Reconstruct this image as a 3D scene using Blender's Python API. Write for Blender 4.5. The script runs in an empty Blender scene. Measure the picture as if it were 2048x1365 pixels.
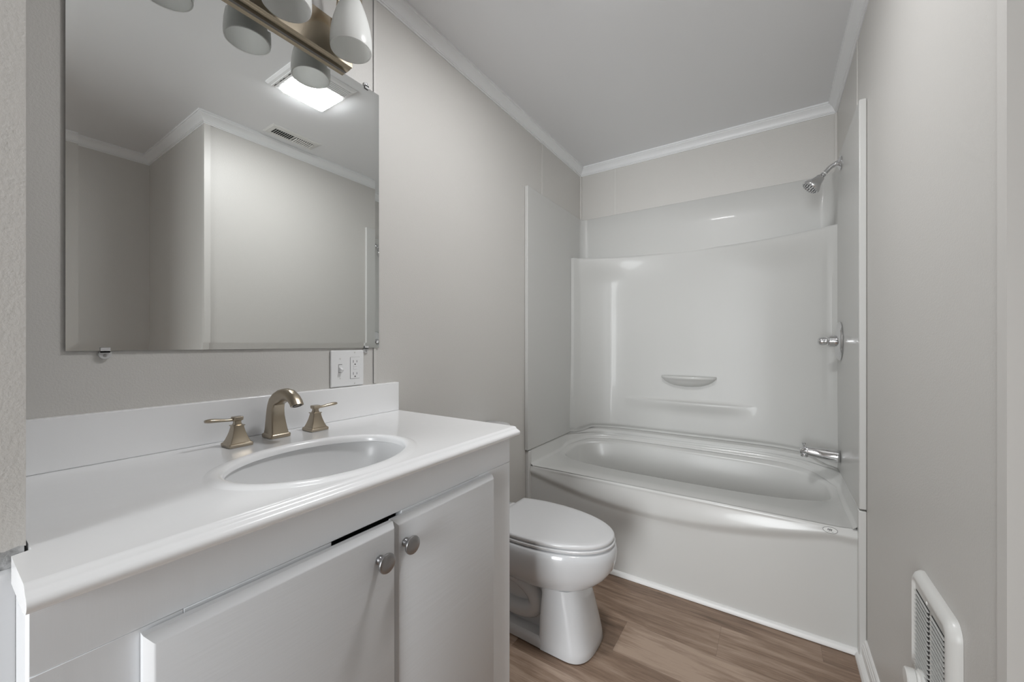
import bpy, bmesh, math, random
from math import pi, sin, cos, radians as R
from mathutils import Vector, Matrix

scene = bpy.context.scene
COL = scene.collection

# ------------------------------------------------------------------ camera
cam_d = bpy.data.cameras.new('camera')
cam_d.sensor_width = 36.0
cam_d.lens = 788.6 / 2048 * 36
cam_d.shift_x = (1024 - 1016.8) / 2048
cam_d.shift_y = (686.9 - 682.5) / 2048
cam_d.clip_start = 0.02
cam = bpy.data.objects.new('camera', cam_d)
COL.objects.link(cam)
cam.location = (1.1008, 0.0, 1.0953)
cam.rotation_euler = (pi / 2, 0, 0.5891)
scene.camera = cam

# ------------------------------------------------------------------ world, light, exposure
world = bpy.data.worlds.new('world')
scene.world = world
world.use_nodes = True
bg = world.node_tree.nodes['Background']
bg.inputs[0].default_value = (0.93, 0.97, 1.0, 1)
bg.inputs[1].default_value = 0.6
LENS_STRENGTH = 36.0
scene.view_settings.view_transform = 'Standard'
scene.view_settings.look = 'None'
scene.view_settings.exposure = 1.38
scene.view_settings.gamma = 1.0
scene.view_settings.use_curve_mapping = False
try:
    scene.cycles.max_bounces = 14
    scene.cycles.diffuse_bounces = 8
    scene.cycles.glossy_bounces = 6
    scene.cycles.sample_clamp_indirect = 6.0
    scene.cycles.caustics_reflective = False
    scene.cycles.caustics_refractive = False
    scene.cycles.use_denoising = True
except Exception:
    pass
# daylight of a hall window seen through the open doorway behind the camera
ld = bpy.data.lights.new('doorway_daylight', 'AREA')
ld.shape = 'RECTANGLE'; ld.size = 1.05; ld.size_y = 1.9
ld.energy = 45.0; ld.color = (0.95, 0.98, 1.0)
lo = bpy.data.objects.new('doorway_daylight', ld); COL.objects.link(lo)
lo.location = (0.98, -2.9, 1.1); lo.rotation_euler = (R(90), 0, 0)

# room dimensions
W, D, H = 1.3716, 2.545, 2.295
YC, XF, YB, XN, YN = 0.83, 2.256, -1.1, 0.395, 0.068

# ------------------------------------------------------------------ materials
def S(c):
    c /= 255.0
    return c / 12.92 if c <= 0.04045 else ((c + 0.055) / 1.055) ** 2.4
def new_mat(name):
    m = bpy.data.materials.new(name); m.use_nodes = True
    nt = m.node_tree
    return m, nt, nt.nodes['Principled BSDF']
def bump(nt, b, scale, strength, dist=0.001, detail=4, stretch=(1, 1, 1), rough=0.6):
    tc = nt.nodes.new('ShaderNodeTexCoord')
    mp = nt.nodes.new('ShaderNodeMapping'); mp.inputs['Scale'].default_value = stretch
    n = nt.nodes.new('ShaderNodeTexNoise'); n.inputs['Scale'].default_value = scale
    n.inputs['Detail'].default_value = detail; n.inputs['Roughness'].default_value = rough
    bp = nt.nodes.new('ShaderNodeBump'); bp.inputs['Strength'].default_value = strength
    bp.inputs['Distance'].default_value = dist
    nt.links.new(tc.outputs['Object'], mp.inputs[0]); nt.links.new(mp.outputs[0], n.inputs['Vector'])
    nt.links.new(n.outputs[0], bp.inputs['Height']); nt.links.new(bp.outputs[0], b.inputs['Normal'])
    return n
def simple(name, col, rough=0.5, metal=0.0, coat=0.0, bmp=None, spec=0.5):
    m, nt, b = new_mat(name)
    b.inputs['Base Color'].default_value = (*col, 1)
    b.inputs['Roughness'].default_value = rough
    b.inputs['Metallic'].default_value = metal
    b.inputs['Coat Weight'].default_value = coat
    b.inputs['Coat Roughness'].default_value = 0.05
    b.inputs['Specular IOR Level'].default_value = spec
    if bmp: bump(nt, b, *bmp)
    return m
M = {}
M['wall'] = simple('wall_vinyl', (0.60, 0.586, 0.562), 0.42, bmp=(260, 0.45, 0.0012, 3))
M['ceiling'] = simple('ceiling_paint', (0.75, 0.757, 0.77), 0.38, bmp=(90, 0.08, 0.001, 2))
M['crown'] = simple('crown_paint', (0.80, 0.81, 0.82), 0.35)
M['trim'] = simple('trim_white', (0.80, 0.80, 0.79), 0.35)
M['batten'] = simple('batten_vinyl', (0.63, 0.616, 0.592), 0.4)
M['surround'] = simple('acrylic_surround', (0.575, 0.575, 0.56), 0.36, coat=0.10, spec=0.35)
M['tub'] = simple('acrylic_tub', (0.62, 0.62, 0.605), 0.26, coat=0.12)
M['porcelain'] = simple('porcelain', (0.62, 0.628, 0.64), 0.12, coat=0.2)
M['seat'] = simple('seat_plastic', (0.68, 0.682, 0.69), 0.22)
M['counter'] = simple('counter_gloss_paint', (0.90, 0.905, 0.912), 0.22, coat=0.25, bmp=(9, 0.10, 0.004, 3))
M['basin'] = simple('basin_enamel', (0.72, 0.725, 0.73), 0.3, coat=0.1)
M['cab'] = simple('cabinet_paint', (0.82, 0.84, 0.865), 0.34, bmp=(40, 0.25, 0.001, 5, (1, 1, 0.10)))
M['door'] = simple('door_paint', (0.68, 0.69, 0.705), 0.34, bmp=(26, 0.45, 0.0014, 6, (1, 0.12, 1.6)))
M['plastic'] = simple('white_plastic', (0.82, 0.825, 0.83), 0.3)
M['offwhite'] = simple('cream_metal', (0.70, 0.70, 0.68), 0.35)
M['chrome'] = simple('chrome', (0.72, 0.72, 0.73), 0.06, 1.0)
M['satin'] = simple('satin_nickel_knob', (0.42, 0.42, 0.43), 0.28, 1.0)
M['nickel'] = simple('brushed_nickel', (0.40, 0.345, 0.27), 0.3, 1.0, bmp=(120, 0.12, 0.0006, 4))
M['platebar'] = simple('brushed_bronze_nickel', (0.58, 0.50, 0.39), 0.2, 1.0, bmp=(60, 0.06, 0.0006, 4, (1, 0.05, 1)))
M['dark'] = simple('dark_gap', (0.02, 0.02, 0.02), 0.7)
M['slot'] = simple('dark_slot', (0.05, 0.05, 0.05), 0.6)
M['slotmid'] = simple('grey_slot', (0.22, 0.22, 0.22), 0.6)
M['tape'] = simple('thread_tape', (0.85, 0.85, 0.85), 0.5)
# frosted glass shade
m, nt, b = new_mat('frosted_glass')
b.inputs['Base Color'].default_value = (0.93, 0.94, 0.93, 1); b.inputs['Roughness'].default_value = 0.25
tr_ = nt.nodes.new('ShaderNodeBsdfTranslucent'); tr_.inputs[0].default_value = (1.0, 1.0, 0.99, 1)
mx_ = nt.nodes.new('ShaderNodeMixShader'); mx_.inputs[0].default_value = 0.4
nt.links.new(b.outputs[0], mx_.inputs[1]); nt.links.new(tr_.outputs[0], mx_.inputs[2])
nt.links.new(mx_.outputs[0], nt.nodes['Material Output'].inputs[0])
M['shade'] = m
# clear plastic clips
m, nt, b = new_mat('clear_plastic')
b.inputs['Base Color'].default_value = (0.9, 0.9, 0.9, 1); b.inputs['Roughness'].default_value = 0.12
b.inputs['Transmission Weight'].default_value = 0.35
M['clear'] = m
# mirror
M['mirror'] = simple('mirror_silver', (0.85, 0.865, 0.855), 0.0, 1.0)
M['mirror_edge'] = simple('mirror_bevel_edge', (0.80, 0.83, 0.815), 0.03, 1.0)
# lamp lens
m, nt, b = new_mat('lit_lens')
b.inputs['Base Color'].default_value = (0.9, 0.9, 0.9, 1)
b.inputs['Emission Color'].default_value = (0.985, 0.99, 1.0, 1)
b.inputs['Emission Strength'].default_value = LENS_STRENGTH
M['lens'] = m
# torn drywall paper
m, nt, b = new_mat('torn_drywall')
n = bump(nt, b, 60, 0.8, 0.004, 6)
cr = nt.nodes.new('ShaderNodeValToRGB')
cr.color_ramp.elements[0].position = 0.35; cr.color_ramp.elements[0].color = (0.22, 0.22, 0.22, 1)
cr.color_ramp.elements[1].position = 0.6; cr.color_ramp.elements[1].color = (0.52, 0.52, 0.52, 1)
nt.links.new(n.outputs[0], cr.inputs[0]); nt.links.new(cr.outputs[0], b.inputs['Base Color'])
b.inputs['Roughness'].default_value = 0.8
M['torn'] = m

def floor_material():
    m, nt, b = new_mat('vinyl_plank')
    N = nt.nodes.new; L = nt.links.new
    tc = N('ShaderNodeTexCoord'); sx = N('ShaderNodeSeparateXYZ'); L(tc.outputs['Object'], sx.inputs[0])
    def math_(op, a, bb=None, c=None):
        q = N('ShaderNodeMath'); q.operation = op
        for i, v in enumerate((a, bb, c)):
            if v is None: continue
            if isinstance(v, (int, float)): q.inputs[i].default_value = v
            else: L(v, q.inputs[i])
        return q.outputs[0]
    PW, PL, Y0 = 0.178, 1.22, 1.548
    yy = math_('DIVIDE', math_('SUBTRACT', sx.outputs[1], Y0), PW)
    row = math_('FLOOR', yy); fy = math_('SUBTRACT', yy, row)
    # shift of every row; row -1 has an end joint at x = .628, row 1 at x = 1.145
    sh = math_('MULTIPLY_ADD', row, -0.26 * 1.0, -0.26 + 0.628)
    xx = math_('DIVIDE', math_('SUBTRACT', sx.outputs[0], math_('MULTIPLY_ADD', row, 0.31, 0.938)), PL)
    colm = math_('FLOOR', xx); fx = math_('SUBTRACT', xx, colm)
    cid = math_('ADD', math_('MULTIPLY', row, 7.13), math_('MULTIPLY', colm, 3.71))
    wn = N('ShaderNodeTexWhiteNoise'); wn.noise_dimensions = '1D'; L(cid, wn.inputs['W'])
    comb = N('ShaderNodeCombineXYZ')
    L(math_('ADD', sx.outputs[0], math_('MULTIPLY', wn.outputs[0], 9.0)), comb.inputs[0])
    L(sx.outputs[1], comb.inputs[1]); L(math_('MULTIPLY', wn.outputs[0], 5.0), comb.inputs[2])
    def noise(scale, st, detail=6, dist=0.0, rough=0.6):
        mp = N('ShaderNodeMapping'); mp.inputs['Scale'].default_value = st; L(comb.outputs[0], mp.inputs[0])
        n = N('ShaderNodeTexNoise'); n.inputs['Scale'].default_value = scale; n.inputs['Detail'].default_value = detail
        n.inputs['Distortion'].default_value = dist; n.inputs['Roughness'].default_value = rough
        L(mp.outputs[0], n.inputs['Vector']); return n.outputs[0]
    g1 = noise(6, (0.5, 4.5, 1), 6, 0.6); g2 = noise(30, (0.35, 7, 1), 5, 0.2, 0.7); g3 = noise(2.2, (1, 1.6, 1), 2)
    kn = noise(3.2, (1.4, 3.4, 1), 2, 0.4)
    v = math_('ADD', math_('MULTIPLY', g1, 0.5), math_('ADD', math_('MULTIPLY', g2, 0.28), math_('MULTIPLY', g3, 0.35)))
    v = math_('ADD', v, math_('MULTIPLY', math_('SUBTRACT', wn.outputs[0], 0.5), 0.26))
    cr = N('ShaderNodeValToRGB'); L(v, cr.inputs[0])
    e = cr.color_ramp.elements
    e[0].position = 0.42; e[0].color = (0.135, 0.086, 0.058, 1)
    e[1].position = 0.70; e[1].color = (0.46, 0.345, 0.265, 1)
    x_ = e.new(0.55); x_.color = (0.268, 0.182, 0.128, 1)
    k = N('ShaderNodeMapRange'); k.inputs[1].default_value = 0.70; k.inputs[2].default_value = 0.80; L(kn, k.inputs[0])
    mx = N('ShaderNodeMix'); mx.data_type = 'RGBA'; L(k.outputs[0], mx.inputs[0]); L(cr.outputs[0], mx.inputs[6])
    mx.inputs[7].default_value = (0.06, 0.035, 0.02, 1)
    # joints between planks
    ey = math_('MINIMUM', fy, math_('SUBTRACT', 1.0, fy)); ex = math_('MINIMUM', fx, math_('SUBTRACT', 1.0, fx))
    jy = math_('LESS_THAN', ey, 0.006); jx = math_('LESS_THAN', ex, 0.0009)
    j = math_('MAXIMUM', jy, jx)
    mj = N('ShaderNodeMix'); mj.data_type = 'RGBA'; L(math_('MULTIPLY', j, 0.22), mj.inputs[0]); L(mx.outputs[2], mj.inputs[6])
    mj.inputs[7].default_value = (0.05, 0.03, 0.02, 1)
    L(mj.outputs[2], b.inputs['Base Color'])
    b.inputs['Roughness'].default_value = 0.42
    bp = N('ShaderNodeBump'); bp.inputs['Strength'].default_value = 0.25; bp.inputs['Distance'].default_value = 0.001
    L(math_('SUBTRACT', g2, math_('MULTIPLY', j, 1.2)), bp.inputs['Height']); L(bp.outputs[0], b.inputs['Normal'])
    return m
M['floor'] = floor_material()

# ------------------------------------------------------------------ mesh helpers
def link(name, bm, mat, parent=None, bevel=0.0, smooth=30, label=None, segs=2, recalc=True):
    if recalc: bmesh.ops.recalc_face_normals(bm, faces=bm.faces)
    me = bpy.data.meshes.new(name); bm.to_mesh(me); bm.free()
    me.materials.append(M[mat])
    if smooth:
        me.shade_smooth(); me.set_sharp_from_angle(angle=R(smooth))
    o = bpy.data.objects.new(name, me); COL.objects.link(o)
    if parent is not None:
        o.parent = parent
        o.location = -parent.location if parent.type == 'EMPTY' else (0, 0, 0)
    if bevel:
        bv = o.modifiers.new('bevel', 'BEVEL'); bv.width = bevel; bv.segments = segs
        bv.limit_method = 'ANGLE'; bv.angle_limit = R(40); bv.harden_normals = False
    if label: o['label'] = label
    return o
def thing(name, label, cat, loc, group=None):
    o = bpy.data.objects.new(name, None); COL.objects.link(o)
    o.empty_display_size = 0.05; o.location = loc
    o['label'] = label; o['category'] = cat
    if group: o['group'] = group
    return o
def tag(o, label, cat, group=None):
    o['label'] = label; o['category'] = cat
    if group: o['group'] = group
    return o
def struct(o):
    o['kind'] = 'structure'; return o
def box(bm, x0, y0, z0, x1, y1, z1, mat=None):
    v = [bm.verts.new(p) for p in ((x0,y0,z0),(x1,y0,z0),(x1,y1,z0),(x0,y1,z0),(x0,y0,z1),(x1,y0,z1),(x1,y1,z1),(x0,y1,z1))]
    if mat is not None:
        for q in v: q.co = mat @ q.co
    for f in ((0,3,2,1),(4,5,6,7),(0,1,5,4),(1,2,6,5),(2,3,7,6),(3,0,4,7)): bm.faces.new([v[i] for i in f])
    return v
def B(*a, **k):
    bm = bmesh.new(); box(bm, *a, **k); return bm
def loft(bm, rings, closed=True, cap0=True, cap1=True):
    vs = [[bm.verts.new(p) for p in r] for r in rings]
    n = len(vs[0])
    for a, b in zip(vs[:-1], vs[1:]):
        for i in range(n if closed else n - 1):
            j = (i + 1) % n
            try: bm.faces.new((a[i], a[j], b[j], b[i]))
            except ValueError: pass
    if closed and cap0: bm.faces.new(vs[0][::-1])
    if closed and cap1: bm.faces.new(vs[-1])
    return vs
def basis(d):
    d = Vector(d).normalized()
    up = Vector((0, 0, 1)) if abs(d.z) < 0.95 else Vector((0, 1, 0))
    a = d.cross(up).normalized(); return d, a, a.cross(d).normalized()
def lathe(bm, origin, axis, prof, n=32, cap0=True, cap1=True):
    """prof: (distance along axis, radius)"""
    d, a, b = basis(axis); o = Vector(origin)
    rings = [[o + d * t + (a * cos(2*pi*i/n) + b * sin(2*pi*i/n)) * max(r, 1e-5) for i in range(n)] for t, r in prof]
    return loft(bm, rings, True, cap0, cap1)
def tube(bm, pts, radii, n=16, squash=None):
    pts = [Vector(p) for p in pts]
    if isinstance(radii, (int, float)): radii = [radii] * len(pts)
    rings = []; prev = None
    for i, p in enumerate(pts):
        t = (pts[min(i+1, len(pts)-1)] - pts[max(i-1, 0)]).normalized()
        if prev is None: _, a, b = basis(t)
        else:
            a = (prev - t * prev.dot(t)).normalized(); b = a.cross(t).normalized()
        prev = a
        r = radii[i]
        if squash: rings.append([p + a * cos(2*pi*k/n) * r * squash[0] + b * sin(2*pi*k/n) * r * squash[1] for k in range(n)])
        else: rings.append([p + (a * cos(2*pi*k/n) + b * sin(2*pi*k/n)) * r for k in range(n)])
    return loft(bm, rings)
def bez(p0, p1, p2, p3, n):
    out = []
    for i in range(n + 1):
        t = i / n; q = 1 - t
        out.append(tuple(q**3*a + 3*q*q*t*b_ + 3*q*t*t*c + t**3*d for a, b_, c, d in zip(p0, p1, p2, p3)))
    return out
def extrude_profile(bm, prof, p0, p1, ax_u, ax_v=(0, 0, 1)):
    """closed polygon prof [(u,v)] extruded from p0 to p1"""
    u = Vector(ax_u); v = Vector(ax_v)
    loft(bm, [[Vector(p) + u * a + v * b for a, b in prof] for p in (p0, p1)])
def interp(x, pts):
    if x <= pts[0][0]: return pts[0][1]
    for (a, fa), (b, fb) in zip(pts[:-1], pts[1:]):
        if x <= b: return fa + (fb - fa) * (x - a) / (b - a)
    return pts[-1][1]
def sstep(e0, e1, x):
    t = min(1, max(0, (x - e0) / (e1 - e0))); return t * t * (3 - 2 * t)

# ------------------------------------------------------------------ room shell
T = 0.1
struct(link('floor', B(-T, YB - 2.2, -0.1, XF + T, D + T, 0), 'floor', smooth=0))
struct(link('ceiling', B(-T, YB - T, H, XF + T, D + T, H + 0.1), 'ceiling', smooth=0))
struct(link('wall_left', B(-T, YN, 0, 0, D + T, H), 'wall', smooth=0))
struct(link('wall_back', B(0, D, 0, W, D + T, H), 'wall', smooth=0))
struct(link('wall_right', B(W, YC, 0, W + T, D + T, H), 'wall', smooth=0))
struct(link('wall_alcove', B(W + T, YC, 0, XF, YC + T, H), 'wall', smooth=0))
struct(link('wall_far', B(XF, YB, 0, XF + T, YC + T, H), 'wall', smooth=0))
# near left wall: vinyl panel ending just above the worktop, torn paper and painted panel below
bm = bmesh.new()
pts = [(YB, 0.8655), (-0.2, 0.866), (0.030, 0.867), (0.040, 0.8655), (0.047, 0.8665), (0.052, 0.8640), (0.058, 0.8655), (0.063, 0.8668), (YN, 0.8650)]
loft(bm, [[(x, y, z) for y, z in pts] + [(x, YN, H), (x, YB, H)] for x in (XN - 0.012, XN)])
struct(link('wall_near', bm, 'wall', smooth=0))
struct(link('wall_near_core', B(-T, YB, 0, XN - 0.0125, YN, H), 'torn', smooth=0))
struct(link('wall_near_lower', B(XN - 0.0120, YB, 0, XN + 0.002, 0.0603, 0.840), 'door', smooth=0))
# wall behind the camera with its open doorway
bm = bmesh.new()
box(bm, XN, YB - T, 0, 0.48, YB, H); box(bm, 1.16, YB - T, 0, XF + T, YB, H); box(bm, 0.48, YB - T, 2.0, 1.16, YB, H)
struct(link('wall_front', bm, 'wall', smooth=0))

# crown moulding, mitred round the room
prof = [(0, -0.052), (0.004, -0.052), (0.0045, -0.0475), (0.009, -0.0465), (0.0095, -0.0425), (0.012, -0.0415), (0.013, -0.039),
        (0.016, -0.032), (0.021, -0.024), (0.027, -0.0175), (0.0315, -0.0145), (0.033, -0.0125), (0.0335, -0.0095), (0.038, -0.0085), (0.038, 0), (0, 0)]
room = [(0, YN), (XN, YN), (XN, YB), (XF, YB), (XF, YC), (W, YC), (W, D), (0, D)]   # counter-clockwise
def inward(k, off):
    a, b, c = Vector(room[k - 1]), Vector(room[k]), Vector(room[(k + 1) % len(room)])
    d1, d2 = (b - a).normalized(), (c - b).normalized()
    n1, n2 = Vector((-d1.y, d1.x)), Vector((-d2.y, d2.x))
    q = b + (n1 + n2) * off if abs(d1.dot(d2)) < 0.5 else b + n1 * off
    return q
for k in range(len(room)):
    bm = bmesh.new()
    rings = []
    for kk in (k, (k + 1) % len(room)):
        rings.append([(*inward(kk, u), H + v) for u, v in prof])
    loft(bm, rings)
    struct(link('trim_%d' % (k + 1), bm, 'crown', smooth=20))

# battens and corner beads (slim vinyl strips over the panel joints)
def batten(n, a, mat='batten'):
    struct(link('trim_%d' % n, B(*a), mat, bevel=0.0012))
ZC = H - 0.052
batten(9, (0, 1.990, 1.937, 0.003, 2.006, ZC))
batten(10, (0.238, D - 0.002, 1.937, 0.254, D, ZC))
batten(11, (W - 0.003, 1.975, 1.937, W, 1.991, ZC))
batten(12, (0, D - 0.012, 1.939, 0.012, D, ZC))
batten(13, (W - 0.011, D - 0.011, 1.939, W, D, ZC))
batten(14, (0, 0.838, 0.962, 0.0028, 0.8386, ZC), 'slotmid')
batten(15, (0, 0.8392, 0.962, 0.0025, 0.850, ZC))
# corner bead on the outer corner
bm = bmesh.new(); box(bm, W - 0.004, YC - 0.004, 0.0, W, YC + 0.024, ZC); box(bm, W, YC - 0.004, 0.0, W + 0.024, YC, ZC)
struct(link('trim_16', bm, 'batten', smooth=0))

# baseboards with a stepped top and shoe moulding
bprof = [(0, 0), (0.030, 0), (0.0295, 0.008), (0.026, 0.015), (0.020, 0.020), (0.013, 0.0215), (0.013, 0.050), (0.0105, 0.053), (0.0105, 0.060),
         (0.0075, 0.063), (0.0075, 0.070), (0.004, 0.074), (0, 0.075)]
bm = bmesh.new(); extrude_profile(bm, bprof, (W, YC - 0.03, 0), (W, 1.819, 0), (-1, 0, 0))
struct(link('baseboard_right', bm, 'trim', smooth=20))
bm = bmesh.new(); extrude_profile(bm, bprof, (0, 0.94, 0), (0, 1.81, 0), (1, 0, 0))
struct(link('baseboard_left', bm, 'trim', smooth=20))
bm = bmesh.new(); extrude_profile(bm, bprof, (W + 0.0, YC, 0), (XF, YC, 0), (0, -1, 0))
struct(link('baseboard_alcove', bm, 'trim', smooth=20))
bm = bmesh.new(); extrude_profile(bm, [(0, 0), (0.017, 0), (0.0165, 0.008), (0.013, 0.0145), (0.008, 0.018), (0.002, 0.0195), (0, 0.0195)], (0.0, 1.837, 0.002), (W - 0.001, 1.837, 0.002), (0, -1, 0))
struct(link('trim_17', bm, 'trim', smooth=25))

# ------------------------------------------------------------------ vanity cabinet
XFc, YV0, YV1 = 0.487, 0.0605, 0.925
v = thing('vanity_cabinet', 'low white-painted two-door vanity cabinet under the long worktop', 'cabinet', (0.24, 0.49, 0))
bm = bmesh.new()
box(bm, 0.0, YV1 - 0.016, 0, XFc - 0.002, YV1, 0.8315)
box(bm, XN + 0.0025, YV0, 0, XFc - 0.0185, YV0 + 0.016, 0.8315)
box(bm, 0.0, YN + 0.002, 0, XN + 0.004, YN + 0.018, 0.8315)
box(bm, 0.0, YV0 + 0.03, 0.10, XFc - 0.02, YV1 - 0.016, 0.115)
box(bm, 0.0, YV0 + 0.03, 0, 0.008, YV1 - 0.016, 0.8315)
link('carcass', bm, 'door', v, bevel=0.0015)
bm = bmesh.new(); box(bm, XFc - 0.018, YV0, 0.762, XFc, YV1, 0.8315)
link('top_rail', bm, 'cab', v, bevel=0.001)
bm = bmesh.new(); box(bm, XFc - 0.018, YV0, 0.03, XFc - 0.0004, 0.185, 0.7616)
link('left_stile', bm, 'cab', v, bevel=0.001)
bm = bmesh.new(); box(bm, XFc - 0.018, 0.785, 0.03, XFc, YV1, 0.7616)
link('right_stile', bm, 'cab', v, bevel=0.001)
bm = bmesh.new(); box(bm, XFc - 0.018, 0.185, 0.03, XFc, 0.785, 0.115)
link('bottom_rail', bm, 'cab', v, bevel=0.001)
for ya_, yb_s in ((0.185, 0.385), (0.535, 0.785)):
    bm = bmesh.new(); box(bm, XFc - 0.018, ya_, 0.745, XFc - 0.0003, yb_s, 0.7616)
    link('rail_strip', bm, 'cab', v, bevel=0.001)
def door(y0, y1, x0, knob_y, knob_z, swing, hinge_y, ztop):
    bm = bmesh.new(); t = 0.019; c = 0.009; z0, z1 = 0.085, ztop
    r0 = [(x0, y0, z0), (x0, y1, z0), (x0, y1, z1), (x0, y0, z1)]
    r1 = [(x0 + t - 0.009, y0, z0), (x0 + t - 0.009, y1, z0), (x0 + t - 0.009, y1, z1), (x0 + t - 0.009, y0, z1)]
    r2 = [(x0 + t - 0.001, y0 + c*0.8, z0 + c), (x0 + t - 0.001, y1 - c*0.35, z0 + c), (x0 + t - 0.001, y1 - c*0.35, z1 - c), (x0 + t - 0.001, y0 + c*0.8, z1 - c)]
    r3 = [(x0 + t, y0 + c*1.1, z0 + c*1.3), (x0 + t, y1 - c*0.6, z0 + c*1.3), (x0 + t, y1 - c*0.6, z1 - c*1.3), (x0 + t, y0 + c*1.1, z1 - c*1.3)]
    loft(bm, [r0, r1, r2, r3])
    d = link('door', bm, 'door', v, smooth=28)
    kb = bmesh.new(); kx = x0 + t
    lathe(kb, (kx, knob_y, knob_z), (1, 0, 0), [(0, 0.0085), (0.002, 0.0085), (0.0025, 0.0065), (0.006, 0.0052), (0.012, 0.0052), (0.015, 0.0085),
          (0.017, 0.0140), (0.019, 0.0170), (0.0215, 0.0176), (0.0235, 0.0168), (0.0245, 0.0142), (0.0248, 0.006), (0.0248, 0.0001)], 36)
    k = link('knob', kb, 'satin', d, smooth=40, label='round satin nickel knob')
    if swing:
        m_ = Matrix.Translation((x0, hinge_y, 0)) @ Matrix.Rotation(swing, 4, 'Z') @ Matrix.Translation((-x0, -hinge_y, 0))
        d.data.transform(m_); k.data.transform(m_)
    return d
d1 = door(0.144, 0.500, XFc + 0.0015, 0.463, 0.704, -R(0.75), 0.144, 0.7575)
d2 = door(0.503, 0.826, XFc + 0.0005, 0.527, 0.708, 0, 0.826, 0.7565)
for z in (0.665, 0.222):
    bm = bmesh.new(); lathe(bm, (XFc + 0.003, 0.8295, z - 0.014), (0, 0, 1), [(0, 0.0032), (0.028, 0.0032)], 12)
    box(bm, XFc + 0.0005, 0.828, z - 0.014, XFc + 0.002, 0.838, z + 0.014)
    link('hinge', bm, 'satin', v, label='small metal door hinge')

# ------------------------------------------------------------------ worktop with integral basin
ZT = 0.862
SC, SA, SB = Vector((0.3341, 0.4669)), 0.1331, 0.1759
poly = [(0.0, YN + 0.003), (0.404, YN + 0.003), (0.4085, 0.0565), (0.496, 0.0565), (0.496, 0.932), (0.0, 0.932)]
def cast(poly, c, ang):
    d = Vector((cos(ang), sin(ang))); best = None
    for i in range(len(poly)):
        a, b_ = Vector(poly[i]), Vector(poly[(i + 1) % len(poly)])
        e = b_ - a; den = d.x * e.y - d.y * e.x
        if abs(den) < 1e-9: continue
        w = a - c; t = (w.x * e.y - w.y * e.x) / den; s = (w.x * d.y - w.y * d.x) / den
        if t > 0 and -1e-6 <= s <= 1 + 1e-6 and (best is None or t < best): best = t
    return c + d * best
angs = sorted(set([round(2*pi*i/120, 6) for i in range(120)] + [round(math.atan2(p[1]-SC.y, p[0]-SC.x) % (2*pi), 6) for p in poly]))
def ell(a, b_, z):
    out = []
    for t in angs:
        r = a * b_ / math.sqrt((b_*cos(t))**2 + (a*sin(t))**2)
        out.append((SC.x + r*cos(t), SC.y + r*sin(t), z))
    return out
counter = thing('vanity_worktop', 'glossy white worktop with moulded front edge, backsplash and oval basin', 'countertop', (0.25, 0.49, 0.83))
bm = bmesh.new()
outer = [(*cast(poly, SC, t), ZT) for t in angs]
bot = [(x, y, ZT - 0.03) for x, y, z in outer]
rim = [(0.030, 0), (0.027, 0.0008), (0.022, 0.0028), (0.016, 0.0042), (0.010, 0.0045), (0.005, 0.0035), (0.0015, 0.0008), (0, -0.003), (-0.0005, -0.010)]
rings = [bot, outer] + [ell(SA + o, SB + o, ZT + z) for o, z in rim]
loft(bm, rings, True, False, False)
link('slab', bm, 'counter', counter, smooth=35)
# nosing along the front
np_ = [(0.4955, 0.862), (0.500, 0.8617), (0.5035, 0.8600), (0.5055, 0.8570), (0.5080, 0.8548), (0.5130, 0.8530), (0.5165, 0.8500), (0.5180, 0.8460),
       (0.5165, 0.8415), (0.5120, 0.8370), (0.5040, 0.8335), (0.4880, 0.832), (0.470, 0.832), (0.470, 0.838), (0.4955, 0.85)]
bm = bmesh.new()
loft(bm, [[(x, y, z) for x, z in np_] for y in (0.0565, 0.075, 0.2, 0.35, 0.5, 0.65, 0.8, 0.932)])
link('front_moulding', bm, 'counter', counter, smooth=50)
bm = bmesh.new(); box(bm, 0.0, YN + 0.003, ZT + 0.0003, 0.019, 0.932, 0.960)
link('backsplash', bm, 'counter', counter, bevel=0.002)
bm = bmesh.new()
bprofs = [(0.0, -0.0102), (0.0045, -0.0125), (0.004, -0.022), (-0.002, -0.045), (-0.014, -0.075), (-0.034, -0.100), (-0.062, -0.118), (-0.095, -0.127), (-0.112, -0.129)]
loft(bm, [ell(max(SA + o, 0.012), max(SB + o, 0.012) if o > -0.11 else 0.03, ZT + z) for o, z in bprofs], True, False, True)
link('basin', bm, 'basin', counter, smooth=60)
bm = bmesh.new(); lathe(bm, (SC.x, SC.y, ZT - 0.129), (0, 0, 1), [(0, 0.022), (0.002, 0.022), (0.003, 0.018), (0.002, 0.012), (0.004, 0.001)], 24)
link('drain', bm, 'nickel', counter)

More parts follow.
